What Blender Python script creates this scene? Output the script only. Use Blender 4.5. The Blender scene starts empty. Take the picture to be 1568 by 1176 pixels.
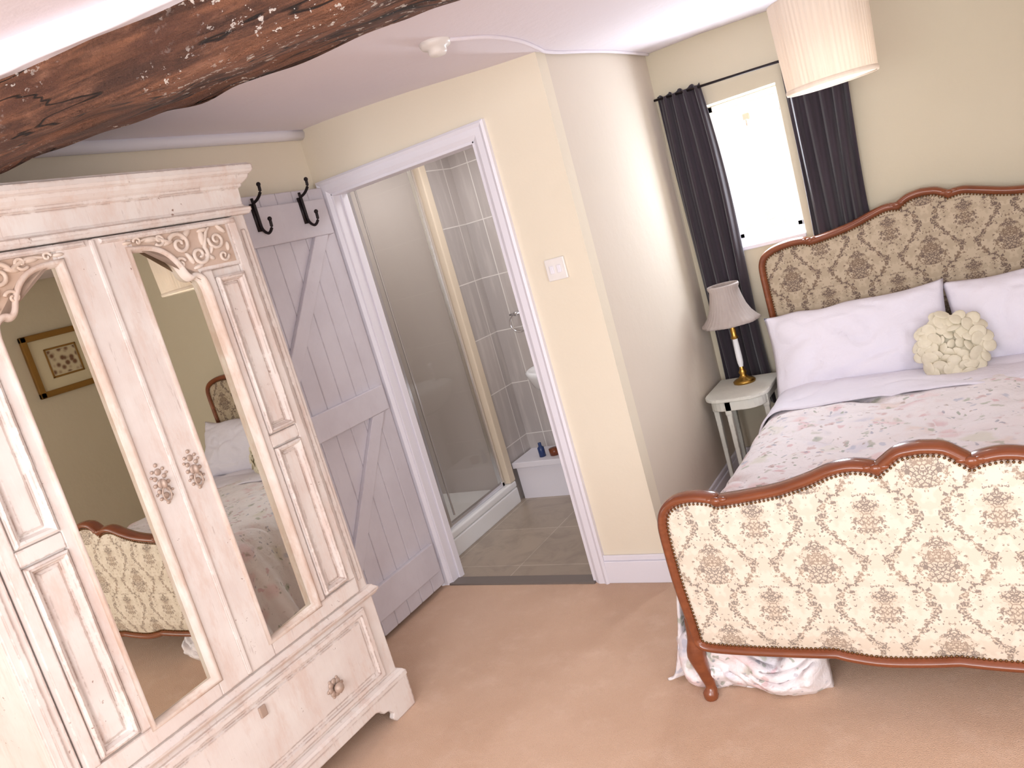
import bpy, bmesh, math, random
from mathutils import Vector, Matrix, noise as mn
random.seed(4)
S = bpy.context.scene
COL = S.collection
pi = math.pi

# ------------------------------------------------------------------ materials
def c(r, g, b):
    def f(v):
        v /= 255.0
        return v/12.92 if v <= 0.04045 else ((v+0.055)/1.055)**2.4
    return (f(r), f(g), f(b), 1.0)

class G:
    def __init__(s, name, rough=0.6, color=None, metallic=0.0, spec=0.5):
        s.m = bpy.data.materials.new(name); s.m.use_nodes = True
        s.nt = s.m.node_tree
        s.b = s.nt.nodes['Principled BSDF']
        s.b.inputs['Roughness'].default_value = rough
        s.b.inputs['Metallic'].default_value = metallic
        s.b.inputs['Specular IOR Level'].default_value = spec
        if color: s.b.inputs['Base Color'].default_value = color
    def new(s, t): return s.nt.nodes.new(t)
    def put(s, sock, v):
        if isinstance(v, bpy.types.NodeSocket): s.nt.links.new(v, sock)
        else: sock.default_value = v
    def math(s, op, *a, clamp=False):
        n = s.new('ShaderNodeMath'); n.operation = op; n.use_clamp = clamp
        for i, v in enumerate(a): s.put(n.inputs[i], v)
        return n.outputs[0]
    def coord(s, kind='Object'): return s.new('ShaderNodeTexCoord').outputs[kind]
    def sep(s, v):
        n = s.new('ShaderNodeSeparateXYZ'); s.put(n.inputs[0], v); return n.outputs
    def comb(s, x=0, y=0, z=0):
        n = s.new('ShaderNodeCombineXYZ')
        for i, v in enumerate((x, y, z)): s.put(n.inputs[i], v)
        return n.outputs[0]
    def noise(s, vec, scale, detail=3, rough=0.5, dist=0.0):
        n = s.new('ShaderNodeTexNoise'); s.put(n.inputs['Vector'], vec)
        n.inputs['Scale'].default_value = scale; n.inputs['Detail'].default_value = detail
        n.inputs['Roughness'].default_value = rough; n.inputs['Distortion'].default_value = dist
        return n.outputs['Fac']
    def vor(s, vec, scale, feature='F1'):
        n = s.new('ShaderNodeTexVoronoi'); n.feature = feature
        s.put(n.inputs['Vector'], vec); n.inputs['Scale'].default_value = scale
        return n.outputs
    def mix(s, f, a, b, mode='MIX'):
        n = s.new('ShaderNodeMix'); n.data_type = 'RGBA'; n.blend_type = mode
        s.put(n.inputs[0], f); s.put(n.inputs[6], a); s.put(n.inputs[7], b)
        return n.outputs[2]
    def step(s, v, lo, hi):
        n = s.new('ShaderNodeMapRange'); n.interpolation_type = 'SMOOTHSTEP'
        s.put(n.inputs[0], v); n.inputs[1].default_value = lo; n.inputs[2].default_value = hi
        return n.outputs[0]
    def scalev(s, v, sc):
        n = s.new('ShaderNodeMapping'); s.put(n.inputs[0], v); n.inputs['Scale'].default_value = sc
        return n.outputs[0]
    def color(s, v): s.put(s.b.inputs['Base Color'], v)
    def bump(s, h, strength=0.3, dist=0.005):
        n = s.new('ShaderNodeBump'); n.inputs['Strength'].default_value = strength
        n.inputs['Distance'].default_value = dist
        s.put(n.inputs['Height'], h); s.put(s.b.inputs['Normal'], n.outputs[0])

def wallmat(name, col, col2, bs=0.25):
    g = G(name, 0.85, spec=0.2); o = g.coord()
    g.color(g.mix(g.noise(o, 1.6, 3), col, col2))
    g.bump(g.noise(o, 9, 5, 0.6), bs, 0.012)
    return g.m
M = {}
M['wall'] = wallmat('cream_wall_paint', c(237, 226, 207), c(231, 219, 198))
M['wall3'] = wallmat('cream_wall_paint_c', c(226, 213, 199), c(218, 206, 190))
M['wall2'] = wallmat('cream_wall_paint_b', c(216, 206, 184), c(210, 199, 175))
M['ceil'] = wallmat('ceiling_paint', c(238, 231, 238), c(233, 225, 232), 0.3)
M['trim'] = G('white_gloss_trim', 0.4, c(236, 232, 240)).m
M['plastic'] = G('white_plastic', 0.35, c(236, 230, 226)).m
M['ceramic'] = G('white_ceramic', 0.12, c(240, 240, 242)).m
M['chrome'] = G('chrome', 0.2, c(225, 225, 230), 1.0).m
M['goldtrim'] = G('beige_trim', 0.4, c(226, 210, 188)).m
M['brass'] = G('brass', 0.28, c(176, 138, 70), 1.0).m
M['pewter'] = G('pewter', 0.55, c(186, 164, 150), 0.4).m
M['iron'] = G('black_iron', 0.45, c(40, 32, 34), 0.6).m
M['mirror'] = G('mirror_glass', 0.01, c(210, 207, 196), 1.0).m
g = G('white_linen', 0.85, spec=0.2); o = g.coord()
g.color(g.mix(g.noise(o, 4, 3), c(238, 233, 242), c(228, 223, 234)))
g.bump(g.noise(o, 14, 4, 0.6, 0.6), 0.45, 0.012); M['linen'] = g.m
g = G('cream_petal_fabric', 0.8); g.color(g.mix(g.noise(g.coord(), 30, 3), c(242, 234, 212), c(212, 200, 174))); M['petal'] = g.m

# carpet
g = G('beige_carpet', 0.95, spec=0.1); o = g.coord()
a = g.mix(g.step(g.noise(o, 1.7, 4, 0.6), 0.35, 0.65), c(222, 186, 158), c(212, 174, 145))
a = g.mix(g.math('MULTIPLY', g.noise(o, 260, 2), 0.4), a, c(184, 142, 114))
a = g.mix(g.math('MULTIPLY', g.step(g.noise(o, 7, 5, 0.7), 0.48, 0.72), 0.3), a, c(234, 203, 180))
g.color(a); g.bump(g.noise(o, 320, 2), 0.7, 0.006)
g.b.inputs['Sheen Weight'].default_value = 0.25; M['carpet'] = g.m

# stone tile floor
g = G('stone_floor_tile', 0.35); o = g.coord()
br = g.new('ShaderNodeTexBrick'); g.put(br.inputs['Vector'], g.scalev(o, (1, 1, 1)))
br.offset = 0.0; br.inputs['Scale'].default_value = 1.0; br.inputs['Brick Width'].default_value = 0.42
br.inputs['Row Height'].default_value = 0.42; br.inputs['Mortar Size'].default_value = 0.003
br.inputs['Color1'].default_value = c(176, 160, 144); br.inputs['Color2'].default_value = c(162, 147, 132)
br.inputs['Mortar'].default_value = c(194, 182, 168)
g.color(g.mix(g.math('MULTIPLY', g.step(g.noise(o, 6, 5, 0.6, 1.0), 0.4, 0.7), 0.6), br.outputs[0], c(140, 126, 114)))
M['stone'] = g.m
# wall tile
g = G('grey_wall_tile', 0.25); o = g.coord(); sp = g.sep(o)
u = g.math('ADD', sp[0], sp[1])
br = g.new('ShaderNodeTexBrick'); g.put(br.inputs['Vector'], g.comb(u, sp[2], 0))
br.offset = 0.0; br.inputs['Scale'].default_value = 1.0; br.inputs['Brick Width'].default_value = 0.2
br.inputs['Row Height'].default_value = 0.33; br.inputs['Mortar Size'].default_value = 0.003
br.inputs['Color1'].default_value = c(192, 183, 179); br.inputs['Color2'].default_value = c(180, 172, 169)
br.inputs['Mortar'].default_value = c(228, 223, 218)
st = g.noise(g.scalev(o, (14, 14, 1.6)), 1.5, 4, 0.6)
g.color(g.mix(g.math('MULTIPLY', g.step(st, 0.45, 0.7), 0.45), br.outputs[0], c(212, 205, 200)))
M['tile'] = g.m
M['shower'] = G('shower_panel', 0.5, c(200, 190, 186)).m
# glass (thin)
g = G('shower_glass', 0.05); nt = g.nt
tr = g.new('ShaderNodeBsdfTransparent'); tr.inputs[0].default_value = (0.90, 0.90, 0.89, 1)
gl = g.new('ShaderNodeBsdfGlossy'); gl.inputs['Roughness'].default_value = 0.03
mx = g.new('ShaderNodeMixShader'); mx.inputs[0].default_value = 0.05
nt.links.new(tr.outputs[0], mx.inputs[1]); nt.links.new(gl.outputs[0], mx.inputs[2])
nt.links.new(mx.outputs[0], nt.nodes['Material Output'].inputs[0]); M['glass'] = g.m

# distressed paint
def distressed(name, base, base2, under, wear=0.6, edgy=True, mid=None):
    g = G(name, 0.6, spec=0.3); o = g.coord()
    n1 = g.noise(o, 5, 4, 0.6)
    n2 = g.noise(g.scalev(o, (60, 60, 8)), 1.0, 4, 0.7)
    col = g.mix(g.step(n1, 0.3, 0.7), base, base2)
    w2 = g.math('MULTIPLY', g.step(n2, 0.62, 0.74), 0.45)
    w = w2
    if edgy:
        bv = g.new('ShaderNodeBevel'); bv.samples = 4; bv.inputs['Radius'].default_value = 0.009
        geo = g.new('ShaderNodeNewGeometry')
        dt = g.new('ShaderNodeVectorMath'); dt.operation = 'DOT_PRODUCT'
        g.nt.links.new(bv.outputs[0], dt.inputs[0]); g.nt.links.new(geo.outputs['True Normal'], dt.inputs[1])
        edge = g.step(g.math('SUBTRACT', 1.0, dt.outputs['Value']), 0.02, 0.12)
        w1 = g.math('MULTIPLY', edge, g.step(g.noise(o, 13, 5, 0.75), 0.42, 0.56))
        # small chipped spots
        w3 = g.math('MULTIPLY', g.step(g.noise(o, 38, 4, 0.7), 0.66, 0.69), g.step(g.noise(o, 4, 2), 0.5, 0.6))
        w = g.math('MAXIMUM', g.math('MAXIMUM', w1, w2), w3)
    w = g.math('MULTIPLY', w, wear, clamp=True)
    if mid: col = g.mix(g.math('MULTIPLY', g.step(g.noise(g.scalev(o, (5, 5, 1.4)), 3, 5, 0.75), 0.46, 0.7), 0.65), col, mid)
    g.color(g.mix(w, col, under))
    g.bump(g.noise(g.scalev(o, (40, 40, 6)), 1.5, 3), 0.2, 0.004)
    return g.m
M['wpaint'] = distressed('distressed_white_paint', c(228, 219, 213), c(220, 206, 199), c(134, 98, 80), 0.85, True, c(214, 190, 178))
M['wbead'] = distressed('beading_paint', c(226, 214, 205), c(208, 186, 172), c(150, 114, 92), 0.8, False, c(196, 162, 142))
M['dpaint'] = distressed('plank_door_paint', c(214, 208, 215), c(206, 199, 206), c(150, 134, 130), 0.3)
M['tpaint'] = distressed('table_paint', c(226, 224, 214), c(212, 210, 200), c(120, 105, 90), 0.7)
M['carve'] = distressed('carved_paint', c(226, 210, 198), c(206, 182, 164), c(150, 112, 90), 0.6, False)
M['cfield'] = distressed('carved_field_paint', c(206, 182, 166), c(190, 162, 142), c(150, 112, 90), 0.6, False)

# mahogany
g = G('mahogany_wood', 0.25); o = g.coord()
n = g.noise(g.scalev(o, (6, 30, 30)), 1.2, 4, 0.6)
g.color(g.mix(n, c(96, 46, 26), c(150, 84, 50))); g.b.inputs['Coat Weight'].default_value = 0.3; M['wood'] = g.m
# beam
g = G('old_beam_wood', 0.7); o = g.coord()
st = g.noise(g.scalev(o, (1.2, 22, 22)), 1.6, 6, 0.65, 0.6)
col = g.mix(g.step(st, 0.35, 0.65), c(76, 46, 33), c(142, 92, 66))
col = g.mix(g.step(g.noise(g.scalev(o, (2.0, 9, 9)), 1.5, 4, 0.6), 0.52, 0.64), col, c(98, 60, 44))
col = g.mix(g.math('MULTIPLY', g.step(g.noise(g.scalev(o, (1.5, 5, 5)), 2.2, 5, 0.7), 0.55, 0.68), 0.7), col, c(160, 112, 88))
crack = g.step(g.math('ABSOLUTE', g.math('SUBTRACT', g.noise(g.scalev(o, (0.8, 9, 9)), 1.5, 3), 0.5)), 0.0, 0.011)
col = g.mix(crack, c(30, 18, 12), col)
fl = g.math('MULTIPLY', g.step(g.noise(g.scalev(o, (1, 1.4, 1.4)), 40, 3, 0.7), 0.60, 0.63), g.step(g.noise(o, 4, 3), 0.43, 0.55))
col = g.mix(fl, col, c(220, 206, 196))
g.color(col); g.bump(g.math('ADD', st, g.math('ADD', g.math('MULTIPLY', g.noise(o, 20, 6, 0.75), 1.6), g.math('MULTIPLY', crack, 0.6))), 1.0, 0.024); M['beam'] = g.m

# damask
def damask(name, base, base2, thread, thread2, midc, dens=0.0, strength=0.8):
    g = G(name, 0.85, spec=0.2); o = g.coord(); sp = g.sep(o)
    W, H = 0.29, 0.255
    def lat(ox, oz):
        ax = g.math('ABSOLUTE', g.math('WRAP', g.math('SUBTRACT', sp[0], ox), W/2, -W/2))
        az = g.math('WRAP', g.math('SUBTRACT', sp[2], oz), H/2, -H/2)
        return ax, az
    ax, az = lat(-0.215, 0.45)
    bx, bz = lat(-0.215+W/2, 0.45+H/2)
    def bouquet(x, z, r, seed):
        v = g.comb(x, z, seed)
        d = g.math('SQRT', g.math('ADD', g.math('MULTIPLY', x, x), g.math('MULTIPLY', g.math('MULTIPLY', z, z), 0.6)))
        nz = g.noise(v, 46, 3, 0.65)
        dd = g.math('SUBTRACT', d, g.math('MULTIPLY', g.math('SUBTRACT', nz, 0.5), 0.15))
        inside = g.math('SUBTRACT', 1.0, g.step(dd, r-0.003, r+0.003))
        vo = g.vor(v, 88, 'DISTANCE_TO_EDGE')
        det = g.math('SUBTRACT', 1.0, g.step(vo['Distance'], 0.05, 0.13))
        det2 = g.step(g.noise(v, 150, 2, 0.6), 0.52-dens, 0.60-dens)
        return g.math('MULTIPLY', inside, g.math('MAXIMUM', det, det2)), inside
    m1, i1 = bouquet(ax, az, 0.044, 1.3)
    m2, i2 = bouquet(bx, bz, 0.038, 7.7)
    cosz = g.math('COSINE', g.math('MULTIPLY', az, 2*pi/H))
    cx = g.math('ADD', W*0.25, g.math('MULTIPLY', cosz, W*0.14))
    wob = g.math('MULTIPLY', g.math('SUBTRACT', g.noise(g.comb(ax, az, 3.1), 40, 2), 0.5), 0.055)
    dv = g.math('ABSOLUTE', g.math('ADD', g.math('SUBTRACT', ax, cx), wob))
    nv = g.noise(g.comb(ax, az, 5.5), 62, 3, 0.6)
    thr = g.math('MULTIPLY', g.step(nv, 0.42, 0.62), 0.021)
    vine = g.math('GREATER_THAN', g.math('ADD', thr, 0.0015), dv)
    vdet = g.step(g.noise(g.comb(ax, az, 9.0), 160, 2), 0.44-dens, 0.52-dens)
    spr = g.math('MULTIPLY', g.step(g.noise(g.comb(ax, az, 11.0), 90, 2, 0.6), 0.60-dens*0.4, 0.63-dens*0.4), g.step(g.noise(g.comb(ax, az, 2.0), 18, 1), 0.46, 0.51))
    mask = g.math('MAXIMUM', g.math('MAXIMUM', m1, m2), g.math('MAXIMUM', g.math('MULTIPLY', vine, vdet), spr))
    ins = g.math('MAXIMUM', g.math('MAXIMUM', i1, i2), vine)
    bs = g.mix(g.step(g.noise(g.comb(ax, az, 20.0), 24, 2), 0.45, 0.55), base, base2)
    bs = g.mix(g.math('MULTIPLY', ins, 0.6), bs, midc)
    th = g.mix(g.step(g.noise(g.comb(ax, az, 31.0), 20, 2), 0.45, 0.58), thread, thread2)
    g.color(g.mix(g.math('MULTIPLY', mask, strength), bs, th))
    g.bump(g.math('ADD', g.math('MULTIPLY', mask, 0.5), g.noise(o, 400, 1)), 0.25, 0.002)
    return g.m
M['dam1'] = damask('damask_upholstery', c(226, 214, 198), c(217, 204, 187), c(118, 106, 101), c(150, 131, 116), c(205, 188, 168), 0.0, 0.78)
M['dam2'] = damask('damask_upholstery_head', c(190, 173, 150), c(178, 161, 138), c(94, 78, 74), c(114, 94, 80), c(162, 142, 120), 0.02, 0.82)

# floral quilt
g = G('floral_quilt_cotton', 0.85, spec=0.2); o = g.coord()
ow = g.new('ShaderNodeVectorMath'); ow.operation = 'ADD'; g.put(ow.inputs[0], o)
nn = g.new('ShaderNodeTexNoise'); nn.inputs['Scale'].default_value = 16; nn.inputs['Detail'].default_value = 3; g.put(nn.inputs['Vector'], o)
sc = g.new('ShaderNodeVectorMath'); sc.operation = 'SCALE'; g.put(sc.inputs[0], nn.outputs['Color']); sc.inputs['Scale'].default_value = 0.09
g.put(ow.inputs[1], sc.outputs[0]); ov = ow.outputs[0]
v1 = g.vor(ov, 8.5); v2 = g.vor(ov, 19); v3 = g.vor(ov, 34)
f1 = g.math('MULTIPLY', g.math('SUBTRACT', 1, g.step(v1['Distance'], 0.25, 0.5)), g.step(g.noise(o, 4, 2), 0.42, 0.54))
f2 = g.math('MULTIPLY', g.math('SUBTRACT', 1, g.step(v2['Distance'], 0.22, 0.38)), g.step(g.noise(g.scalev(o, (1.1, 1.3, 1)), 6, 2), 0.44, 0.54))
f3 = g.math('MULTIPLY', g.math('SUBTRACT', 1, g.step(v3['Distance'], 0.2, 0.32)), g.step(g.noise(g.scalev(o, (1.3, 1.1, 1)), 9, 2), 0.46, 0.54))
def cramp(val, cols):
    r = g.new('ShaderNodeValToRGB'); r.color_ramp.interpolation = 'CONSTANT'; e = r.color_ramp.elements
    e[0].color = cols[0]; e[1].position = 1/len(cols); e[1].color = cols[1]
    for k in range(2, len(cols)):
        q = e.new(k/len(cols)); q.color = cols[k]
    g.put(r.inputs[0], val); return r.outputs[0]
col = g.mix(g.noise(o, 3, 3), c(242, 236, 238), c(233, 224, 224))
col = g.mix(g.math('MULTIPLY', f1, 0.6), col, cramp(g.sep(v1['Color'])[0], [c(230, 196, 196), c(208, 204, 216), c(218, 214, 196), c(226, 190, 192), c(232, 210, 200)]))
col = g.mix(g.math('MULTIPLY', f2, 0.6), col, cramp(g.sep(v2['Color'])[0], [c(156, 166, 140), c(178, 182, 200), c(212, 164, 168), c(174, 174, 154), c(196, 156, 154)]))
col = g.mix(g.math('MULTIPLY', f3, 0.6), col, cramp(g.sep(v3['Color'])[0], [c(126, 140, 116), c(142, 146, 164), c(160, 138, 128)]))
g.color(col); g.bump(g.noise(o, 20, 4, 0.6, 0.5), 0.6, 0.014); M['quilt'] = g.m
# curtain
g = G('dark_velvet_curtain', 0.8); o = g.coord()
g.color(g.mix(g.noise(g.scalev(o, (60, 10, 3)), 1, 3), c(36, 27, 36), c(56, 44, 54)))
g.b.inputs['Sheen Weight'].default_value = 0.3; M['curtain'] = g.m
def shade(name, col, col2, tr_):
    g = G(name, 0.8); o = g.coord()
    cc = g.mix(g.noise(g.scalev(o, (60, 60, 2)), 1, 3), col, col2); g.color(cc)
    t = g.new('ShaderNodeBsdfTranslucent'); g.put(t.inputs[0], cc)
    m_ = g.new('ShaderNodeMixShader'); m_.inputs[0].default_value = tr_
    g.nt.links.new(g.b.outputs[0], m_.inputs[1]); g.nt.links.new(t.outputs[0], m_.inputs[2])
    g.nt.links.new(m_.outputs[0], g.nt.nodes['Material Output'].inputs[0]); return g.m
M['shade1'] = shade('pendant_pleated_fabric', c(252, 244, 234), c(242, 230, 217), 0.4)
M['shade2'] = shade('lamp_shade_fabric', c(206, 194, 188), c(190, 176, 170), 0.3)
M['gilt'] = G('gilt_frame', 0.35, c(150, 112, 56), 0.7).m
M['mat_board'] = G('picture_mount', 0.8, c(220, 208, 176)).m
g = G('picture_print', 0.7); g.color(g.mix(g.step(g.vor(g.coord(), 22)['Distance'], 0.2, 0.6), c(120, 84, 60), c(214, 200, 168))); M['print'] = g.m
g = G('hedge_leaves', 0.8); g.color(g.mix(g.step(g.noise(g.coord(), 12, 4, 0.7), 0.4, 0.6), c(196, 212, 190), c(232, 236, 226))); M['hedge'] = g.m
M['paving'] = G('garden_paving', 0.9, c(215, 208, 198)).m

# ------------------------------------------------------------------ geometry helpers
GW = {}
def group(name, loc=(0, 0, 0), rz=0.0, local=False):
    e = bpy.data.objects.new(name, None); e.empty_display_size = 0.1
    e.location = loc; e.rotation_euler[2] = rz; COL.objects.link(e)
    GW[e.name] = local
    return e
def attach(ob, parent):
    if parent is not None:
        ob.parent = parent
        if not GW.get(parent.name, False):
            ob.location = -Vector(parent.location)
def mesh(name, vs, fs, mat, parent=None, smooth=False, bevel=0.0, seg=2, recalc=True):
    me = bpy.data.meshes.new(name)
    me.from_pydata([tuple(v) for v in vs], [], fs)
    if recalc:
        bm = bmesh.new(); bm.from_mesh(me); bmesh.ops.recalc_face_normals(bm, faces=bm.faces); bm.to_mesh(me); bm.free()
    ob = bpy.data.objects.new(name, me); COL.objects.link(ob)
    if mat: me.materials.append(mat)
    if smooth:
        for p in me.polygons: p.use_smooth = True
    if bevel > 0:
        md = ob.modifiers.new('bev', 'BEVEL'); md.width = bevel; md.segments = seg; md.limit_method = 'ANGLE'
    attach(ob, parent)
    return ob
def box_data(b):
    x0, x1, y0, y1, z0, z1 = b
    vs = [(x0, y0, z0), (x1, y0, z0), (x1, y1, z0), (x0, y1, z0), (x0, y0, z1), (x1, y0, z1), (x1, y1, z1), (x0, y1, z1)]
    return vs, [(0, 3, 2, 1), (4, 5, 6, 7), (0, 1, 5, 4), (1, 2, 6, 5), (2, 3, 7, 6), (3, 0, 4, 7)]
def boxes(name, bl, mat, parent=None, bevel=0.0, seg=2):
    V, F = [], []
    for b in bl:
        v, f = box_data(b); n = len(V); V += v; F += [tuple(i+n for i in q) for q in f]
    return mesh(name, V, F, mat, parent, bevel=bevel, seg=seg)
def box(name, b, mat, parent=None, bevel=0.0, seg=2): return boxes(name, [b], mat, parent, bevel, seg)
def lathe_data(prof, cx, cy, n=32, wob=None):
    V, F = [], []
    for r, z in prof:
        for i in range(n):
            a = 2*pi*i/n; rr = r*(wob(i, z) if wob else 1)
            V.append((cx+rr*math.cos(a), cy+rr*math.sin(a), z))
    for j in range(len(prof)-1):
        for i in range(n):
            k = (i+1) % n
            F.append((j*n+i, j*n+k, (j+1)*n+k, (j+1)*n+i))
    return V, F
def lathe(name, prof, cx, cy, mat, parent=None, n=32, wob=None, recalc=True, smooth=True):
    V, F = lathe_data(prof, cx, cy, n, wob)
    return mesh(name, V, F, mat, parent, smooth=smooth, recalc=recalc)
def tube_data(path, rad, n=10, flat=1.0, up=None):
    V, F = [], []
    P = [Vector(p) for p in path]
    for i, p in enumerate(P):
        t = (P[min(i+1, len(P)-1)]-P[max(i-1, 0)]).normalized()
        ref = Vector(up) if up else (Vector((0, 0, 1)) if abs(t.z) < 0.9 else Vector((1, 0, 0)))
        a = t.cross(ref).normalized(); b = t.cross(a).normalized()
        r = rad[i] if isinstance(rad, (list, tuple)) else rad
        for k in range(n):
            th = 2*pi*k/n
            V.append(p+a*math.cos(th)*r+b*math.sin(th)*r*flat)
    for i in range(len(P)-1):
        for k in range(n):
            m_ = (k+1) % n
            F.append((i*n+k, i*n+m_, (i+1)*n+m_, (i+1)*n+k))
    F.append(tuple(range(n))); F.append(tuple((len(P)-1)*n+k for k in range(n)))
    return V, F
def tube(name, path, rad, mat, parent=None, n=10, flat=1.0, up=None):
    V, F = tube_data(path, rad, n, flat, up)
    return mesh(name, V, F, mat, parent, smooth=True)
def merge(parts):
    V, F = [], []
    for v, f in parts:
        n = len(V); V += list(v); F += [tuple(i+n for i in q) for q in f]
    return V, F
def ell_data(cen, rx, ry, rz, rot=None, n=10, m=6):
    V, F = [], []
    for j in range(m+1):
        ph = -pi/2+pi*j/m
        for i in range(n):
            a = 2*pi*i/n
            v = Vector((rx*math.cos(ph)*math.cos(a), ry*math.cos(ph)*math.sin(a), rz*math.sin(ph)))
            if rot: v = rot @ v
            V.append(v+Vector(cen))
    for j in range(m):
        for i in range(n):
            k = (i+1) % n
            F.append((j*n+i, j*n+k, (j+1)*n+k, (j+1)*n+i))
    return V, F
def ccw(path):
    A = sum(path[i][0]*path[(i+1) % len(path)][1]-path[(i+1) % len(path)][0]*path[i][1] for i in range(len(path)))
    return path if A > 0 else path[::-1]
def offs(path, d):
    n = len(path); out = []
    for i in range(n):
        a, b, q = Vector(path[i-1]), Vector(path[i]), Vector(path[(i+1) % n])
        e1 = (b-a); e2 = (q-b)
        if e1.length < 1e-9 or e2.length < 1e-9: out.append(tuple(b)); continue
        e1.normalize(); e2.normalize()
        n1 = Vector((-e1.y, e1.x)); n2 = Vector((-e2.y, e2.x))
        m_ = n1+n2
        if m_.length < 1e-6: m_ = n1.copy()
        m_.normalize(); k = d/max(0.5, m_.dot(n1))
        out.append((b.x+m_.x*k, b.y+m_.y*k))
    return out
def ring_loft(name, path, rings, mat, parent=None, y=0.0, closed=False, fill=False, smooth=False):
    path = ccw(path); n = len(path); V, F = [], []
    for d, yo in rings:
        for (x, z) in offs(path, d): V.append((x, y+yo, z))
    R = len(rings)
    for j in range(R if closed else R-1):
        for i in range(n):
            k = (i+1) % n; a = j*n; b = ((j+1) % R)*n
            F.append((a+i, a+k, b+k, b+i))
    if fill: F.append(tuple((R-1)*n+i for i in range(n)))
    return mesh(name, V, F, mat, parent, smooth=smooth)
def rect(x0, x1, z0, z1): return [(x0, z0), (x1, z0), (x1, z1), (x0, z1)]
def prism(name, path, y0, y1, mat, parent=None, bevel=0.0):
    n = len(path); V = [(x, y0, z) for x, z in path]+[(x, y1, z) for x, z in path]
    F = [tuple(range(n)), tuple(range(2*n-1, n-1, -1))]+[(i, (i+1) % n, n+(i+1) % n, n+i) for i in range(n)]
    return mesh(name, V, F, mat, parent, bevel=bevel)
def catmull(pts, k=6):
    pts = [Vector(q) for q in pts]
    out = []
    for i in range(len(pts)-1):
        p0 = pts[max(i-1, 0)]; p1 = pts[i]; p2 = pts[i+1]; p3 = pts[min(i+2, len(pts)-1)]
        for j in range(k):
            t = j/k
            out.append(tuple(0.5*((2*p1)+(p2-p0)*t+(2*p0-5*p1+4*p2-p3)*t*t+(3*p1-p0-3*p2+p3)*t**3)))
    out.append(tuple(pts[-1])); return out

# ------------------------------------------------------------------ room shell
DY = 2.78; WY = 4.0; SX = -1.28
OX0, OX1, OZ = -2.405, -1.625, 1.90      # doorway opening
def lx(y): return -2.48-0.05*(DY-y)
FV = [(-2.9, -1.4, 0), (1.8, -1.4, 0), (1.8, WY, 0), (SX-0.08, WY, 0), (SX-0.08, DY+0.02, 0), (-2.9, DY+0.02, 0)]
mesh('floor', FV+[(x, y, -0.05) for x, y, z in FV], [tuple(range(6)), tuple(range(11, 5, -1))]+[(i, (i+1) % 6, 6+(i+1) % 6, 6+i) for i in range(6)], M['carpet'])
box('floor_ensuite', (-3.5, SX-0.08, DY+0.02, 4.3, -0.05, 0.004), M['stone'])
box('trim_threshold', (OX0, OX1, DY-0.02, DY+0.05, -0.01, 0.008), G('threshold_metal', 0.5, c(120, 110, 104)).m)
def cz(x, y):
    z = 2.145+0.05*min(1, max(0, (-1.28-x)/1.1))
    z += 0.025*min(1, max(0, (y-2.8)/1.2))*(1 if x < -1 else max(0, 1-(x+1)/0.6))
    z -= 0.03*math.exp(-((x+1.28)**2+(y-2.77)**2)/0.25)
    return z
V, F = [], []
NX, NY = 50, 56
for j in range(NY+1):
    for i in range(NX+1):
        x = -2.9+4.75*i/NX; y = -1.45+5.5*j/NY
        V.append((x, y, cz(x, y)))
for j in range(NY):
    for i in range(NX):
        a = j*(NX+1)+i; F.append((a, a+1, a+NX+2, a+NX+1))
ce = mesh('ceiling', V, F, M['ceil'], smooth=True)
md = ce.modifiers.new('s', 'SOLIDIFY'); md.thickness = 0.04; md.offset = 1
box('ceiling_ensuite', (-3.5, SX-0.08, DY+0.1, 4.3, 2.2, 2.26), M['ceil'])
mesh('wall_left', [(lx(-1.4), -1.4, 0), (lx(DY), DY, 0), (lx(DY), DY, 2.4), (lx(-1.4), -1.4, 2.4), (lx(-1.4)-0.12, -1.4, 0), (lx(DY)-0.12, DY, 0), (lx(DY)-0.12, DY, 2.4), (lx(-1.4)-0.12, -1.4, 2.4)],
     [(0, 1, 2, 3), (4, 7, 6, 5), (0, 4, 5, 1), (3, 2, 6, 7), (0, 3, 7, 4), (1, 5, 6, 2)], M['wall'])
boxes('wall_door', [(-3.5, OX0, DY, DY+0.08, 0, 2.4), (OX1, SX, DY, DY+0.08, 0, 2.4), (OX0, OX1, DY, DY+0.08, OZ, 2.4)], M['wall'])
V, F = [], []
ny, nz = 24, 12
for k in range(2):
    for j in range(nz+1):
        for i in range(ny+1):
            y = DY+0.08+(WY-DY-0.08)*i/ny; z = 2.4*j/nz
            x = SX+0.014*math.sin(pi*i/ny)*math.sin(pi*min(1, z/2.2)) if k == 0 else SX-0.1
            V.append((x, y, z))
nn_ = (ny+1)*(nz+1)
for j in range(nz):
    for i in range(ny):
        a = j*(ny+1)+i; F.append((a, a+1, a+ny+2, a+ny+1)); b = a+nn_; F.append((b, b+ny+1, b+ny+2, b+1))
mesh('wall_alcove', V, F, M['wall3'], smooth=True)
wx0, wx1, wz0, wz1 = -1.09, -0.72, 1.15, 1.85
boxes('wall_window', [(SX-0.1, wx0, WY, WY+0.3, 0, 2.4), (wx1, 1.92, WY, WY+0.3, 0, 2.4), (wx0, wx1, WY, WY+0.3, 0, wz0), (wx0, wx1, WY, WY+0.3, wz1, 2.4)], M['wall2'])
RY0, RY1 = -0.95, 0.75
boxes('wall_right', [(1.8, 1.92, RY1, WY, 0, 2.4), (1.8, 1.92, -1.5, RY0, 0, 2.4), (1.8, 1.92, RY0, RY1, 0, 0.85), (1.8, 1.92, RY0, RY1, 2.0, 2.4)], M['wall2'])
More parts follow.
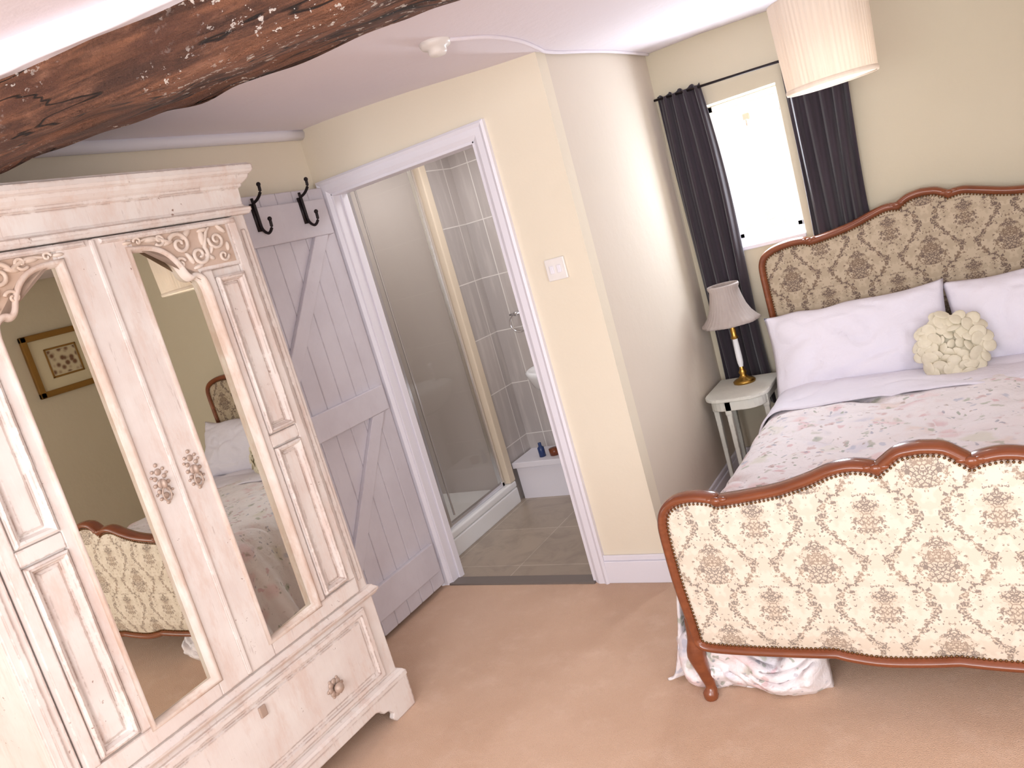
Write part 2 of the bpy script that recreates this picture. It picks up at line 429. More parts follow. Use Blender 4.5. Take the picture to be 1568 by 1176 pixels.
boxes('wall_rear', [(-3.0, -1.5, -1.52, -1.4, 0, 2.4), (0.9, 1.92, -1.52, -1.4, 0, 2.4), (-1.5, 0.9, -1.52, -1.4, 0, 0.8), (-1.5, 0.9, -1.52, -1.4, 2.0, 2.4)], M['wall'])
box('wall_ensuite_back', (-2.57, SX-0.08, 4.05, 4.15, 0, 2.3), M['tile'])
box('wall_ensuite_return', (-3.5, -2.57, 3.76, 4.15, 0, 2.3), M['tile'])
box('wall_shower_back', (-3.5, -3.38, DY+0.08, 3.76, 0, 2.3), M['shower'])
box('trim_shower_lining', (-3.38, -2.60, 3.74, 3.76, 0.1, 2.2), M['shower'])
def base(name, b): box(name, b, M['trim'], bevel=0.005)
boxes('baseboard_door', [(-1.57, SX+0.015, DY-0.018, DY, 0, 0.10), (-1.57, SX+0.012, DY-0.012, DY, 0.10, 0.125)], M['trim'], bevel=0.004)
boxes('baseboard_alcove', [(SX, SX+0.018, DY, WY, 0, 0.10), (SX, SX+0.012, DY, WY, 0.10, 0.125)], M['trim'], bevel=0.004)
base('baseboard_window', (SX, 1.8, WY-0.018, WY, 0, 0.12))
base('baseboard_right', (1.782, 1.8, -1.4, WY, 0, 0.12))
V, F = tube_data([(lx(y)+0.014, y, cz(lx(y), y)-0.014) for y in [1.0+0.15*i for i in range(12)]+[DY]], 0.026, 8)
mesh('trim_cove', V, F, M['trim'], smooth=True)
def arch(name, x0, x1, z1, wl, wr_, wt, y0):
    p = [(x0, 0), (x0, z1), (x1, z1), (x1, 0)]
    q = [(x0+wl, 0), (x0+wl, z1-wt), (x1-wr_, z1-wt), (x1-wr_, 0)]
    V = []; prof = [(0, 0), (0, -0.02), (0.15, -0.026), (0.35, -0.018), (0.75, -0.018), (0.9, -0.012), (1.0, -0.008), (1.0, 0.0)]
    for t, yo in prof:
        for a, b in zip(p, q): V.append((a[0]*(1-t)+b[0]*t, y0+yo, a[1]*(1-t)+b[1]*t))
    F = []
    for j in range(len(prof)):
        k = (j+1) % len(prof)
        for i in range(3): F.append((j*4+i, j*4+i+1, k*4+i+1, k*4+i))
    return mesh(name, V, F, M['trim'])
arch('trim_architrave', -2.455, -1.555, 1.962, 0.055, 0.065, 0.062, DY)
boxes('trim_door_jamb', [(OX0-0.01, OX0+0.012, DY-0.004, DY+0.085, 0, OZ), (OX1-0.012, OX1+0.01, DY-0.004, DY+0.085, 0, OZ), (OX0, OX1, DY-0.004, DY+0.085, OZ-0.012, OZ+0.01),
    (OX0+0.012, OX0+0.022, DY+0.045, DY+0.085, 0, OZ-0.01), (OX1-0.022, OX1-0.012, DY+0.045, DY+0.085, 0, OZ-0.01)], M['trim'], bevel=0.003)

# window
wg = group('window_1', ((wx0+wx1)/2, WY+0.17, (wz0+wz1)/2))
yw = WY+0.15
boxes('frame', [(wx0, wx0+0.03, yw, yw+0.05, wz0, wz1), (wx1-0.03, wx1, yw, yw+0.05, wz0, wz1), (wx0, wx1, yw, yw+0.05, wz0, wz0+0.03), (wx0, wx1, yw, yw+0.05, wz1-0.03, wz1)], M['trim'], wg, 0.003)
boxes('casement', [(wx0+0.03, wx0+0.055, yw-0.01, yw+0.03, wz0+0.03, wz1-0.1), (wx1-0.055, wx1-0.03, yw-0.01, yw+0.03, wz0+0.03, wz1-0.1),
    (wx0+0.03, wx1-0.03, yw-0.01, yw+0.03, wz0+0.03, wz0+0.055), (wx0+0.03, wx1-0.03, yw-0.012, yw+0.03, wz1-0.115, wz1-0.085), (wx0+0.05, wx1-0.05, yw, yw+0.02, 1.475, 1.485)], M['trim'], wg, 0.003)
box('pane', (wx0+0.03, wx1-0.03, yw+0.012, yw+0.016, wz0+0.03, wz1-0.03), M['glass'], wg)
boxes('latch', [(-0.92, -0.89, yw-0.03, yw-0.01, 1.738, 1.768), (-0.91, -0.90, yw-0.04, yw-0.02, 1.705, 1.74)], M['pewter'], wg, 0.003)
V, F = tube_data([(-0.9, yw-0.03, 1.215), (-0.9, yw-0.04, 1.24), (-0.86, yw-0.04, 1.25)], 0.005, 8)
mesh('stay', V, F, M['pewter'], wg, smooth=True)
box('sill', (wx0, wx1, WY-0.012, yw, wz0-0.018, wz0+0.002), M['trim'], wg, 0.004)
wr = group('added_rear_window', (-0.3, -1.46, 1.4))  # unseen window, added to let light in from behind the camera
boxes('frame', [(-1.5, -1.44, -1.5, -1.42, 0.8, 2.0), (0.84, 0.9, -1.5, -1.42, 0.8, 2.0), (-1.5, 0.9, -1.5, -1.42, 0.8, 0.86), (-1.5, 0.9, -1.5, -1.42, 1.94, 2.0), (-0.33, -0.27, -1.5, -1.42, 0.8, 2.0)], M['trim'], wr)
wr = group('added_side_window', (1.86, -0.1, 1.4))  # unseen window, added to throw light sideways onto wardrobe and plank door
boxes('frame', [(1.83, 1.9, RY0, RY0+0.05, 0.85, 2.0), (1.83, 1.9, RY1-0.05, RY1, 0.85, 2.0), (1.83, 1.9, RY0, RY1, 0.85, 0.9), (1.83, 1.9, RY0, RY1, 1.95, 2.0), (1.83, 1.9, -0.13, -0.07, 0.85, 2.0)], M['trim'], wr)
# garden beyond the window
box('garden_ground', (-14, 8, 4.4, 22, -0.4, -0.3), M['paving'])
V, F = [], []
for j in range(17):
    for i in range(121):
        u = i/120; ph = pi*j/16
        x = -12+16*u; y = 9.0-0.8*math.cos(ph); z = -0.3+1.75*math.sin(ph)*(1+0.25*mn.noise(Vector((x*0.9, 0, 3))))
        n_ = mn.noise(Vector((x*3, y*3, z*3)))*0.22
        V.append((x, y+n_, z+n_))
for j in range(16):
    for i in range(120):
        a = j*121+i; F.append((a, a+1, a+122, a+121))
mesh('garden_hedge', V, F, M['hedge'], smooth=True)

# curtain pole & curtains
pg = group('curtain_pole', (-0.83, 3.945, 1.925))
tube('rod', [(-1.27, 3.945, 1.945), (-0.33, 3.945, 1.915)], 0.006, M['iron'], pg)
boxes('brackets', [(-1.20, -1.19, 3.945, 4.0, 1.935, 1.95), (-0.40, -0.39, 3.945, 4.0, 1.91, 1.925)], M['iron'], pg)
def curtain(x0t, x1t, x0b, x1b, zt, zb, folds, seed):
    V, F = [], []; nu, nv = 110, 40
    for j in range(nv+1):
        v = j/nv; z = zt+(zb-zt)*v
        for i in range(nu+1):
            u = i/nu; uu = u+0.02*math.sin(v*4+u*9+seed)
            pinch = 0.03*math.sin(v*5+seed)
            x = (x0t*(1-v)+x0b*v)*(1-uu)+(x1t*(1-v)+x1b*v)*uu+pinch*(u-0.3)
            am = 0.014+0.009*v
            y = 3.955+am*math.sin(u*folds*2*pi+1.1*math.sin(v*3+seed))+0.005*math.sin(u*folds*4.3*pi+seed+v*3)
            V.append((x, y, z+0.008*math.sin(u*folds*2*pi+seed)*(1 if j == 0 else 0)))
    for j in range(nv):
        for i in range(nu):
            a = j*(nu+1)+i; F.append((a, a+1, a+nu+2, a+nu+1))
    ob = mesh('curtain', V, F, M['curtain'], smooth=True, recalc=False)
    md = ob.modifiers.new('s', 'SOLIDIFY'); md.thickness = 0.004
curtain(-1.255, -1.05, -1.25, -0.99, 1.955, 0.36, 4, 0.3)
curtain(-0.675, -0.425, -0.695, -0.405, 1.935, 0.36, 4.5, 2.0)

# ------------------------------------------------------------------ beam
bd = Vector((0.961, 0.276, 0))
st0 = Vector((-1.98, 1.19, 0)); L0 = -0.66; L1 = 3.93
def beam_mesh(name, d0, d1, z0, z1, mat, amp, seg=260):
    V, F = [], []; ring = []
    k = 9
    for i in range(k): ring.append((d0+(d1-d0)*i/k, z0))
    for i in range(k): ring.append((d1, z0+(z1-z0)*i/k))
    for i in range(k): ring.append((d1+(d0-d1)*i/k, z1))
    for i in range(k): ring.append((d0, z1+(z0-z1)*i/k))
    n = len(ring)
    for s in range(seg+1):
        t = s/seg*(L1-L0)
        for i, (d, z) in enumerate(ring):
            V.append((t, -d+amp*(mn.noise(Vector((t*2.2, d*9, z*9)))+0.7*mn.noise(Vector((t*9, d*24, z*24)))), z+amp*(mn.noise(Vector((t*2.0+9, d*9, z*9)))+0.7*mn.noise(Vector((t*8+5, d*22, z*22))))))
    for s in range(seg):
        for i in range(n):
            m_ = (i+1) % n; F.append((s*n+i, s*n+m_, (s+1)*n+m_, (s+1)*n+i))
    ob = mesh(name, V, F, mat, None, smooth=True)
    ob.location = st0+bd*L0; ob.rotation_euler[2] = math.atan2(bd.y, bd.x)
    return ob
beam_mesh('ceiling_beam', 0.0, 0.205, 1.985, 2.16, M['beam'], 0.017)
beam_mesh('trim_beam_plaster', 0.15, 0.23, 2.105, 2.17, M['trim'], 0.006)

sdx, sdy = -1.35, 2.24
sd = group('smoke_detector', (sdx, sdy, 2.13))
zc = cz(sdx, sdy)
lathe('base', [(0.0, zc+0.01), (0.050, zc+0.01), (0.051, zc-0.006), (0.045, zc-0.016), (0.030, zc-0.02), (0.030, zc-0.032), (0.024, zc-0.040), (0.0, zc-0.041)], sdx, sdy, M['plastic'], sd)
pth = [(-1.31, 2.25), (-1.24, 2.38), (-1.22, 2.55), (-1.24, 2.72), (-1.262, 2.85), (-1.262, 3.2), (-1.262, 3.6), (-1.262, 3.99)]
tube('conduit', [(x, y, cz(x, y)-0.004) for x, y in catmull(pth, 5)], 0.007, M['ceil'], sd)
sw = group('light_switch', (-1.42, DY-0.006, 1.34))
box('plate', (-1.463, -1.377, DY-0.012, DY, 1.297, 1.383), M['plastic'], sw, 0.004)
boxes('rocker', [(-1.444, -1.428, DY-0.018, DY-0.01, 1.325, 1.355), (-1.412, -1.396, DY-0.018, DY-0.01, 1.325, 1.355)], M['trim'], sw, 0.002)

# ------------------------------------------------------------------ plank door (open)
dg = group('door_1', (-2.43, 2.38, 0.98))
dy0, dy1, dz0, dz1 = 2.0, 2.752, 0.02, 1.935
nP = 8; pw = (dy1-dy0)/nP
boxes('planks', [(-2.445, -2.42, dy0+pw*i+0.001, dy0+pw*(i+1)-0.001, dz0, dz1) for i in range(nP)], M['dpaint'], dg, 0.005)
boxes('ledges', [(-2.421, -2.398, dy0+0.02, dy1-0.03, 1.73, 1.885), (-2.421, -2.398, dy0+0.02, dy1-0.03, 0.915, 1.03), (-2.421, -2.398, dy0+0.02, dy1-0.03, 0.10, 0.24)], M['dpaint'], dg, 0.004)
def brace(ya, za, yb, zb, w=0.085):
    V = [(x, y, z) for x in (-2.42, -2.399) for y, z in ((ya, za), (ya+w, za), (yb+w, zb), (yb, zb))]
    return V, [(0, 1, 2, 3), (7, 6, 5, 4), (0, 4, 5, 1), (1, 5, 6, 2), (2, 6, 7, 3), (3, 7, 4, 0)]
V, F = merge([brace(2.06, 1.03, 2.60, 1.73), brace(2.10, 0.24, 2.60, 0.915)])
mesh('braces', V, F, M['dpaint'], dg, bevel=0.003)
parts = []
for hy in (2.31, 2.575):
    parts.append(tube_data(catmull([(-2.39, hy, 1.90), (-2.36, hy, 1.91), (-2.335, hy, 1.93), (-2.33, hy, 1.955)], 5), 0.006, 8))
    parts.append(tube_data(catmull([(-2.39, hy, 1.92), (-2.388, hy, 1.86), (-2.385, hy, 1.80), (-2.36, hy, 1.775), (-2.335, hy, 1.79), (-2.33, hy, 1.82)], 5), 0.006, 8))
    parts.append(ell_data((-2.33, hy, 1.96), 0.009, 0.009, 0.009)); parts.append(ell_data((-2.33, hy, 1.825), 0.009, 0.009, 0.009))
    parts.append(box_data((-2.4, -2.392, hy-0.014, hy+0.014, 1.79, 1.90)))
V, F = merge(parts); mesh('coat_hooks', V, F, M['iron'], dg, smooth=True)

# ------------------------------------------------------------------ ensuite fittings
sg = group('shower_enclosure', (-2.97, 3.3, 0))
boxes('tray', [(-3.38, -2.545, DY+0.08, 3.76, 0.0, 0.10), (-2.62, -2.545, DY+0.08, 3.76, 0.10, 0.14)], M['ceramic'], sg, 0.01, 3)
boxes('frame_posts', [(-2.60, -2.572, 3.09, 3.115, 0.14, 2.05), (-2.605, -2.575, 3.66, 3.685, 0.14, 2.05), (-2.60, -2.575, 2.87, 2.89, 0.14, 2.05),
    (-2.60, -2.575, 2.87, 3.70, 0.14, 0.165), (-2.60, -2.575, 2.87, 3.70, 2.03, 2.06), (-2.57, -2.56, 3.14, 3.15, 0.2, 1.98)], M['chrome'], sg, 0.003)
box('trim_strip', (-2.60, -2.545, 3.70, 3.762, 0.14, 2.15), M['goldtrim'], sg, 0.006)
box('glass', (-2.59, -2.584, 2.89, 3.67, 0.16, 2.04), M['glass'], sg)
bs = group('wash_basin', (-2.03, 3.82, 0.75))
V, F = [], []
prof = [(0.0, 0.60), (0.10, 0.60), (0.17, 0.63), (0.235, 0.68), (0.26, 0.74), (0.265, 0.765), (0.25, 0.775), (0.225, 0.76), (0.18, 0.69), (0.08, 0.66), (0.0, 0.655)]
for r, z in prof:
    for i in range(40):
        a = 2*pi*i/40; V.append((-2.03+r*math.cos(a), 3.83+r*0.82*math.sin(a), z))
for j in range(len(prof)-1):
    for i in range(40):
        k = (i+1) % 40; F.append((j*40+i, j*40+k, (j+1)*40+k, (j+1)*40+i))
mesh('bowl', V, F, M['ceramic'], bs, smooth=True)
lathe('pedestal', [(0.11, 0.004), (0.10, 0.05), (0.075, 0.2), (0.075, 0.5), (0.10, 0.62)], -2.0, 3.9, M['ceramic'], bs)
lathe('tap', [(0.02, 0.77), (0.02, 0.80), (0.012, 0.81), (0.012, 0.86), (0.022, 0.87), (0.022, 0.89), (0.0, 0.895)], -2.1, 3.98, M['chrome'], bs)
bx = group('boxed_step', (-2.33, 3.9, 0))
boxes('box', [(-2.545, -2.13, 3.80, 4.05, 0.0, 0.20), (-2.56, -2.12, 3.785, 4.05, 0.20, 0.235)], M['trim'], bx, 0.004)
bt = group('toiletries', (-2.35, 3.9, 0.235))
lathe('bottle', [(0, 0.235), (0.02, 0.236), (0.02, 0.29), (0.01, 0.30), (0.01, 0.32), (0, 0.32)], -2.38, 3.86, G('blue_plastic', 0.3, c(40, 60, 110)).m, bt, 16)
lathe('pot', [(0, 0.235), (0.03, 0.236), (0.032, 0.275), (0, 0.278)], -2.30, 3.87, G('amber_pot', 0.3, c(120, 60, 30)).m, bt, 16)
tr_ = group('towel_ring', (-2.38, 4.0, 1.05))
pts = [(-2.38+0.055*math.cos(a), 4.0, 1.02+0.055*math.sin(a)) for a in [2*pi*i/28 for i in range(29)]]
V, F = merge([tube_data(pts, 0.005, 8, up=(0, 1, 0)), tube_data([(-2.38, 4.05, 1.075), (-2.38, 3.99, 1.075)], 0.012, 10), tube_data([(-2.42, 3.995, 1.075), (-2.34, 3.995, 1.075)], 0.006, 8)])
mesh('ring', V, F, M['chrome'], tr_, smooth=True)

# ------------------------------------------------------------------ wardrobe
wd = group('wardrobe', (-2.0, 1.88, 0), math.radians(88), local=True)
wd.scale = (1.035, 1, 1)
W = 1.05; WP = M['wpaint']; WB = M['wbead']; CX = -W/2
box('carcass', (-W, 0, 0.02, 0.42, 0.46, 1.82), WP, wd, 0.004)
boxes('stiles', [(-0.052, 0, 0, 0.03, 0.47, 1.81), (-W, -W+0.052, 0, 0.03, 0.47, 1.81)], WP, wd, 0.006)
boxes('stile_beads', [(-0.034, -0.018, -0.006, 0.0, 0.52, 1.76), (-W+0.018, -W+0.034, -0.006, 0.0, 0.52, 1.76)], WP, wd, 0.004)
def layered(name, lay, x0, x1, yb, mat):
    V, F = [], []
    for z, p in lay: V += [(x0-p, -p, z), (x1+p, -p, z), (x1+p, yb, z), (x0-p, yb, z)]
    n = len(lay)
    for j in range(n-1):
        for i in range(4):
            k = (i+1) % 4; F.append((j*4+i, j*4+k, (j+1)*4+k, (j+1)*4+i))
    F.append((0, 1, 2, 3)); F.append(tuple((n-1)*4+i for i in range(4)))
    return mesh(name, V, F, mat, wd)
layered('cornice', [(1.805, 0.0), (1.805, 0.012), (1.815, 0.02), (1.825, 0.02), (1.83, 0.008), (1.838, 0.004), (1.888, 0.006), (1.892, 0.014), (1.90, 0.016), (1.905, 0.024), (1.915, 0.034), (1.925, 0.038), (1.93, 0.046), (1.938, 0.05), (1.952, 0.05), (1.956, 0.044), (1.96, 0.04)], -W, 0, 0.42, WP)
layered('waist_moulding', [(0.445, 0.004), (0.448, 0.014), (0.458, 0.022), (0.466, 0.024), (0.472, 0.018), (0.482, 0.01), (0.486, 0.0)], -W, 0, 0.42, WP)
box('drawer_case', (-W-0.004, 0.004, 0.0, 0.42, 0.13, 0.45), WP, wd, 0.004)
layered('plinth_moulding', [(0.115, 0.012), (0.12, 0.024), (0.135, 0.024), (0.145, 0.016), (0.152, 0.004)], -W, 0, 0.42, WP)
def apron(L):
    e = [(0, 0.12), (0, 0.0), (0.10, 0.0), (0.115, 0.02), (0.105, 0.035), (0.12, 0.055), (0.145, 0.06), (0.155, 0.075), (0.175, 0.085), (0.20, 0.085)]
    r = [(L-x, z) for x, z in reversed(e[1:])]
    return e+r+[(L, 0.12)]
pa = [(-W-0.02+x, z) for x, z in apron(W+0.04)]
prism('plinth_front', pa, -0.022, 0.0, WP, wd, 0.004)
for xs, nm in ((0.0, 'plinth_side_a'), (-W-0.022, 'plinth_side_b')):
    ps = apron(0.44); n = len(ps)
    V = [(xs, -0.02+q[0], q[1]) for q in ps]+[(xs+0.022, -0.02+q[0], q[1]) for q in ps]
    mesh(nm, V, [tuple(range(n)), tuple(range(2*n-1, n-1, -1))]+[(i, (i+1) % n, n+(i+1) % n, n+i) for i in range(n)], WP, wd)
dr = rect(-W+0.055, -0.055, 0.165, 0.43)
ring_loft('drawer_front', dr, [(0, 0.01), (0, -0.010), (0.004, -0.014), (0.02, -0.014), (0.024, -0.003), (0.034, -0.001), (0.038, -0.008), (0.05, -0.008)], WP, wd, fill=True)
def rosette(cx, czz, y, s=1.0):
    parts = []
    for k in range(8):
        a = 2*pi*k/8
        parts.append(ell_data((cx+0.02*s*math.cos(a), y-0.002, czz+0.02*s*math.sin(a)), 0.011*s, 0.005*s, 0.011*s))
    for k in range(6):
        a = 2*pi*k/6
        parts.append(ell_data((cx+0.03*s*math.cos(a), y-0.001, czz+0.03*s*math.sin(a)), 0.006*s, 0.004*s, 0.006*s))
    parts.append(ell_data((cx, y-0.02*s, czz), 0.017*s, 0.014*s, 0.017*s, n=14, m=8))
    parts.append(tube_data([(cx, y, czz), (cx, y-0.02*s, czz)], 0.007*s, 8))
    return parts
V, F = merge(rosette(-0.265, 0.265, -0.01)+rosette(-W+0.265, 0.265, -0.01)); mesh('drawer_knobs', V, F, M['pewter'], wd, smooth=True)
boxes('drawer_lock', [(CX-0.012, CX+0.012, -0.017, -0.008, 0.35, 0.385)], M['pewter'], wd, 0.003)

def wdoor(mirror):
    f = (lambda x: x) if not mirror else (lambda x: -W-x)
    nm = '_b' if mirror else '_a'
    X0, X1 = -0.520, -0.056
    Z0, Z1 = 0.492, 1.80
    mo = [(-0.428, 0.545), (-0.232, 0.545), (-0.232, 1.60)]+[tuple(q) for q in catmull([(-0.232, 1.60), (-0.238, 1.632), (-0.255, 1.645), (-0.272, 1.642), (-0.288, 1.655), (-0.303, 1.69), (-0.33, 1.725), (-0.37, 1.745), (-0.428, 1.75)], 4)][1:]
    A = ccw([(f(x), z) for x, z in mo])
    def pr(name, path, y0=-0.02, y1=0.012, bev=0.003): return prism(name+nm, ccw([(f(x), z) for x, z in path]), y0, y1, WP, wd, bev)
    pr('meeting_stile', rect(-0.520, -0.428, Z0, Z1))
    pr('bottom_rail', rect(-0.428, X1, Z0, 0.545))
    pr('inner_stile', rect(-0.232, -0.196, 0.545, 1.655))
    pr('outer_stile', rect(-0.086, X1, 0.545, Z1))
    pr('panel_back', rect(-0.196, -0.086, 0.545, 1.655), -0.008, 0.012)
    pr('mid_rail', rect(-0.196, -0.086, 1.075, 1.115))
    head = [(-0.428, Z1), (-0.086, Z1), (-0.086, 1.655), (-0.232, 1.655)]+mo[3:]
    pr('carved_head', head, -0.017)
    fld = offs(ccw([(f(x), z) for x, z in head]), 0.012)
    prism('carved_field'+nm, fld, -0.0176, -0.016, M['cfield'], wd)
    for i, (z0, z1) in enumerate(((0.555, 1.07), (1.12, 1.63))):
        ring_loft('panel%d' % i+nm, [(f(x), z) for x, z in rect(-0.192, -0.09, z0, z1)], [(0, -0.006), (0, -0.026), (0.006, -0.030), (0.013, -0.026), (0.018, -0.010), (0.022, -0.008), (0.03, -0.016), (0.034, -0.016)], WP, wd, fill=True)
    # mirror plate, sitting very slightly skewed in its rebate
    n = len(A); xm = f(-0.33); rot = math.tan(math.radians(5.0 if not mirror else 2.5))
    mesh('mirror'+nm, [(x, -0.004+(x-xm)*rot, z) for x, z in offs(A, -0.004)], [tuple(range(n))], M['mirror'], wd)
    ring_loft('mirror_beading'+nm, A, [(-0.012, -0.014), (-0.012, -0.024), (-0.006, -0.029), (0.0, -0.025), (0.006, -0.010), (0.006, 0.004)], WB, wd, smooth=True)
    ring_loft('top_bead'+nm, [(f(x), z) for x, z in rect(-0.505, -0.064, 1.782, 1.797)], [(0, -0.018), (0, -0.024), (0.004, -0.028), (0.006, -0.028)], WP, wd, fill=True)
    parts = []
    def spiral(cx, czz, r0, turns, a0, dirn, w0=0.0055, lead=None):
        pts, rad = [], []
        N_ = int(18*turns)
        if lead:
            for q in range(6):
                t = q/6
                sx_, sz_ = cx+r0*math.cos(a0), czz+r0*math.sin(a0)
                pts.append((f(lead[0]*(1-t)+sx_*t), -0.021, lead[1]*(1-t)+sz_*t+0.012*math.sin(pi*t))); rad.append(w0*(0.5+0.5*t))
        for q in range(N_+1):
            t = q/N_; a = a0+dirn*2*pi*turns*t; r = r0*(1-0.85*t)
            pts.append((f(cx+r*math.cos(a)), -0.021-0.003*t, czz+r*math.sin(a))); rad.append(w0*(1-0.35*t))
        parts.append(tube_data(pts, rad, 8, up=(0, 1, 0)))
    spiral(-0.275, 1.745, 0.034, 1.5, pi*0.9, -1, 0.007, (-0.40, 1.77))
    spiral(-0.222, 1.705, 0.030, 1.4, pi*0.2, -1, 0.007, (-0.16, 1.78))
    spiral(-0.335, 1.768, 0.018, 1.2, pi*1.2, 1, 0.005)
    spiral(-0.15, 1.74, 0.028, 1.4, pi*0.9, 1, 0.006)
    spiral(-0.14, 1.69, 0.018, 1.2, 0, -1, 0.005)
    spiral(-0.40, 1.772, 0.012, 1.1, pi, -1, 0.004)
    spiral(-0.29, 1.69, 0.018, 1.2, 0.3, 1, 0.005)
    for (x, z, a, l) in ((-0.245, 1.77, 0.6, 0.026), (-0.195, 1.755, 1.4, 0.026), (-0.19, 1.695, 2.6, 0.022), (-0.255, 1.70, 2.0, 0.022), (-0.31, 1.755, 0.2, 0.02), (-0.36, 1.772, -0.1, 0.024), (-0.185, 1.775, 0.1, 0.02), (-0.235, 1.672, 0.2, 0.02), (-0.12, 1.77, -0.8, 0.02), (-0.175, 1.715, 1.0, 0.018), (-0.115, 1.715, 1.4, 0.016), (-0.43, 1.773, 0, 0.016)):
        aa = a if not mirror else pi-a
        R = Matrix.Rotation(-aa, 3, 'Y')
        parts.append(ell_data((f(x), -0.018, z), l, 0.009, l*0.36, R))
    V, F = merge(parts); mesh('carving'+nm, V, F, M['carve'], wd, smooth=True)
    hx = -0.474; parts = []; k_ = 1.15
    for (dx_, dz_, r) in ((0, 0, 0.014), (0, 0.03, 0.010), (0, -0.03, 0.010), (0.012, 0.016, 0.007), (-0.012, 0.016, 0.007), (0.012, -0.016, 0.007), (-0.012, -0.016, 0.007), (0, 0.047, 0.006), (0, -0.047, 0.006), (0.017, 0, 0.006), (-0.017, 0, 0.006), (0.014, 0.034, 0.005), (-0.014, 0.034, 0.005), (0.014, -0.034, 0.005), (-0.014, -0.034, 0.005), (0.02, 0.022, 0.004), (-0.02, 0.022, 0.004), (0.02, -0.022, 0.004), (-0.02, -0.022, 0.004)):
        parts.append(ell_data((f(hx+dx_*k_), -0.022, 1.12+dz_*k_), r, 0.004, r))
    parts.append(ell_data((f(hx), -0.033, 1.12), 0.008, 0.009, 0.014))
    parts.append(tube_data([(f(hx)+0.012*math.sin(t), -0.030, 1.10+0.020*math.cos(t)-0.01) for t in [2*pi*i/16 for i in range(17)]], 0.0025, 6, up=(0, 1, 0)))
    V, F = merge(parts); mesh('handle'+nm, V, F, M['pewter'], wd, smooth=True)
wdoor(False); wdoor(True)
boxes('meeting_bead', [(CX-0.008, CX+0.008, -0.026, -0.005, 0.495, 1.798)], WP, wd, 0.005)

# ------------------------------------------------------------------ bed
XC = -0.215
bed = group('bed', (XC, 3.0, 0))
def outline(half, bottom):
    seq = []
    for sgm in half: seq += [tuple(q) for q in catmull(sgm, 5)]
    for sgm in bottom: seq += [tuple(q) for q in catmull(sgm, 5)]
    out = []
    for q in seq:
        if not out or (Vector(q)-Vector(out[-1])).length > 1e-4: out.append(q)
    right = [(XC+d, z) for d, z in out]
    left = [(XC-d, z) for d, z in reversed(out)]
    return right+[q for q in left if abs(q[0]-XC) > 1e-4]
foot_half = [[(0, 0.752), (0.05, 0.745), (0.085, 0.722), (0.105, 0.706)], [(0.105, 0.706), (0.125, 0.714), (0.17, 0.720), (0.22, 0.712), (0.28, 0.690), (0.36, 0.668), (0.45, 0.655), (0.53, 0.647)],
    [(0.53, 0.647), (0.55, 0.658), (0.60, 0.665), (0.655, 0.657), (0.695, 0.628), (0.712, 0.585), (0.715, 0.53)], [(0.715, 0.53), (0.712, 0.40), (0.70, 0.26), (0.698, 0.205)]]
foot_bot = [[(0.698, 0.205), (0.68, 0.182), (0.62, 0.172), (0.45, 0.168), (0.30, 0.170)], [(0.30, 0.170), (0.26, 0.160), (0.18, 0.150), (0.08, 0.153), (0.0, 0.16)]]
head_half = [[(0, 1.222), (0.05, 1.215), (0.085, 1.198), (0.10, 1.188)], [(0.10, 1.188), (0.125, 1.192), (0.16, 1.190), (0.22, 1.172), (0.30, 1.148), (0.40, 1.130), (0.475, 1.122)],
    [(0.475, 1.122), (0.50, 1.132), (0.56, 1.135), (0.63, 1.125), (0.685, 1.10), (0.71, 1.06), (0.715, 1.0)], [(0.715, 1.0), (0.712, 0.8), (0.705, 0.6), (0.70, 0.35)]]
head_bot = [[(0.70, 0.35), (0.5, 0.34), (0.0, 0.34)]]
def zrange(P_, x):
    zs = []
    for i in range(len(P_)):
        a, b = P_[i], P_[(i+1) % len(P_)]
        if (a[0]-x)*(b[0]-x) <= 0 and abs(a[0]-b[0]) > 1e-9:
            zs.append(a[1]+(b[1]-a[1])*(x-a[0])/(b[0]-a[0]))
    return min(zs), max(zs)
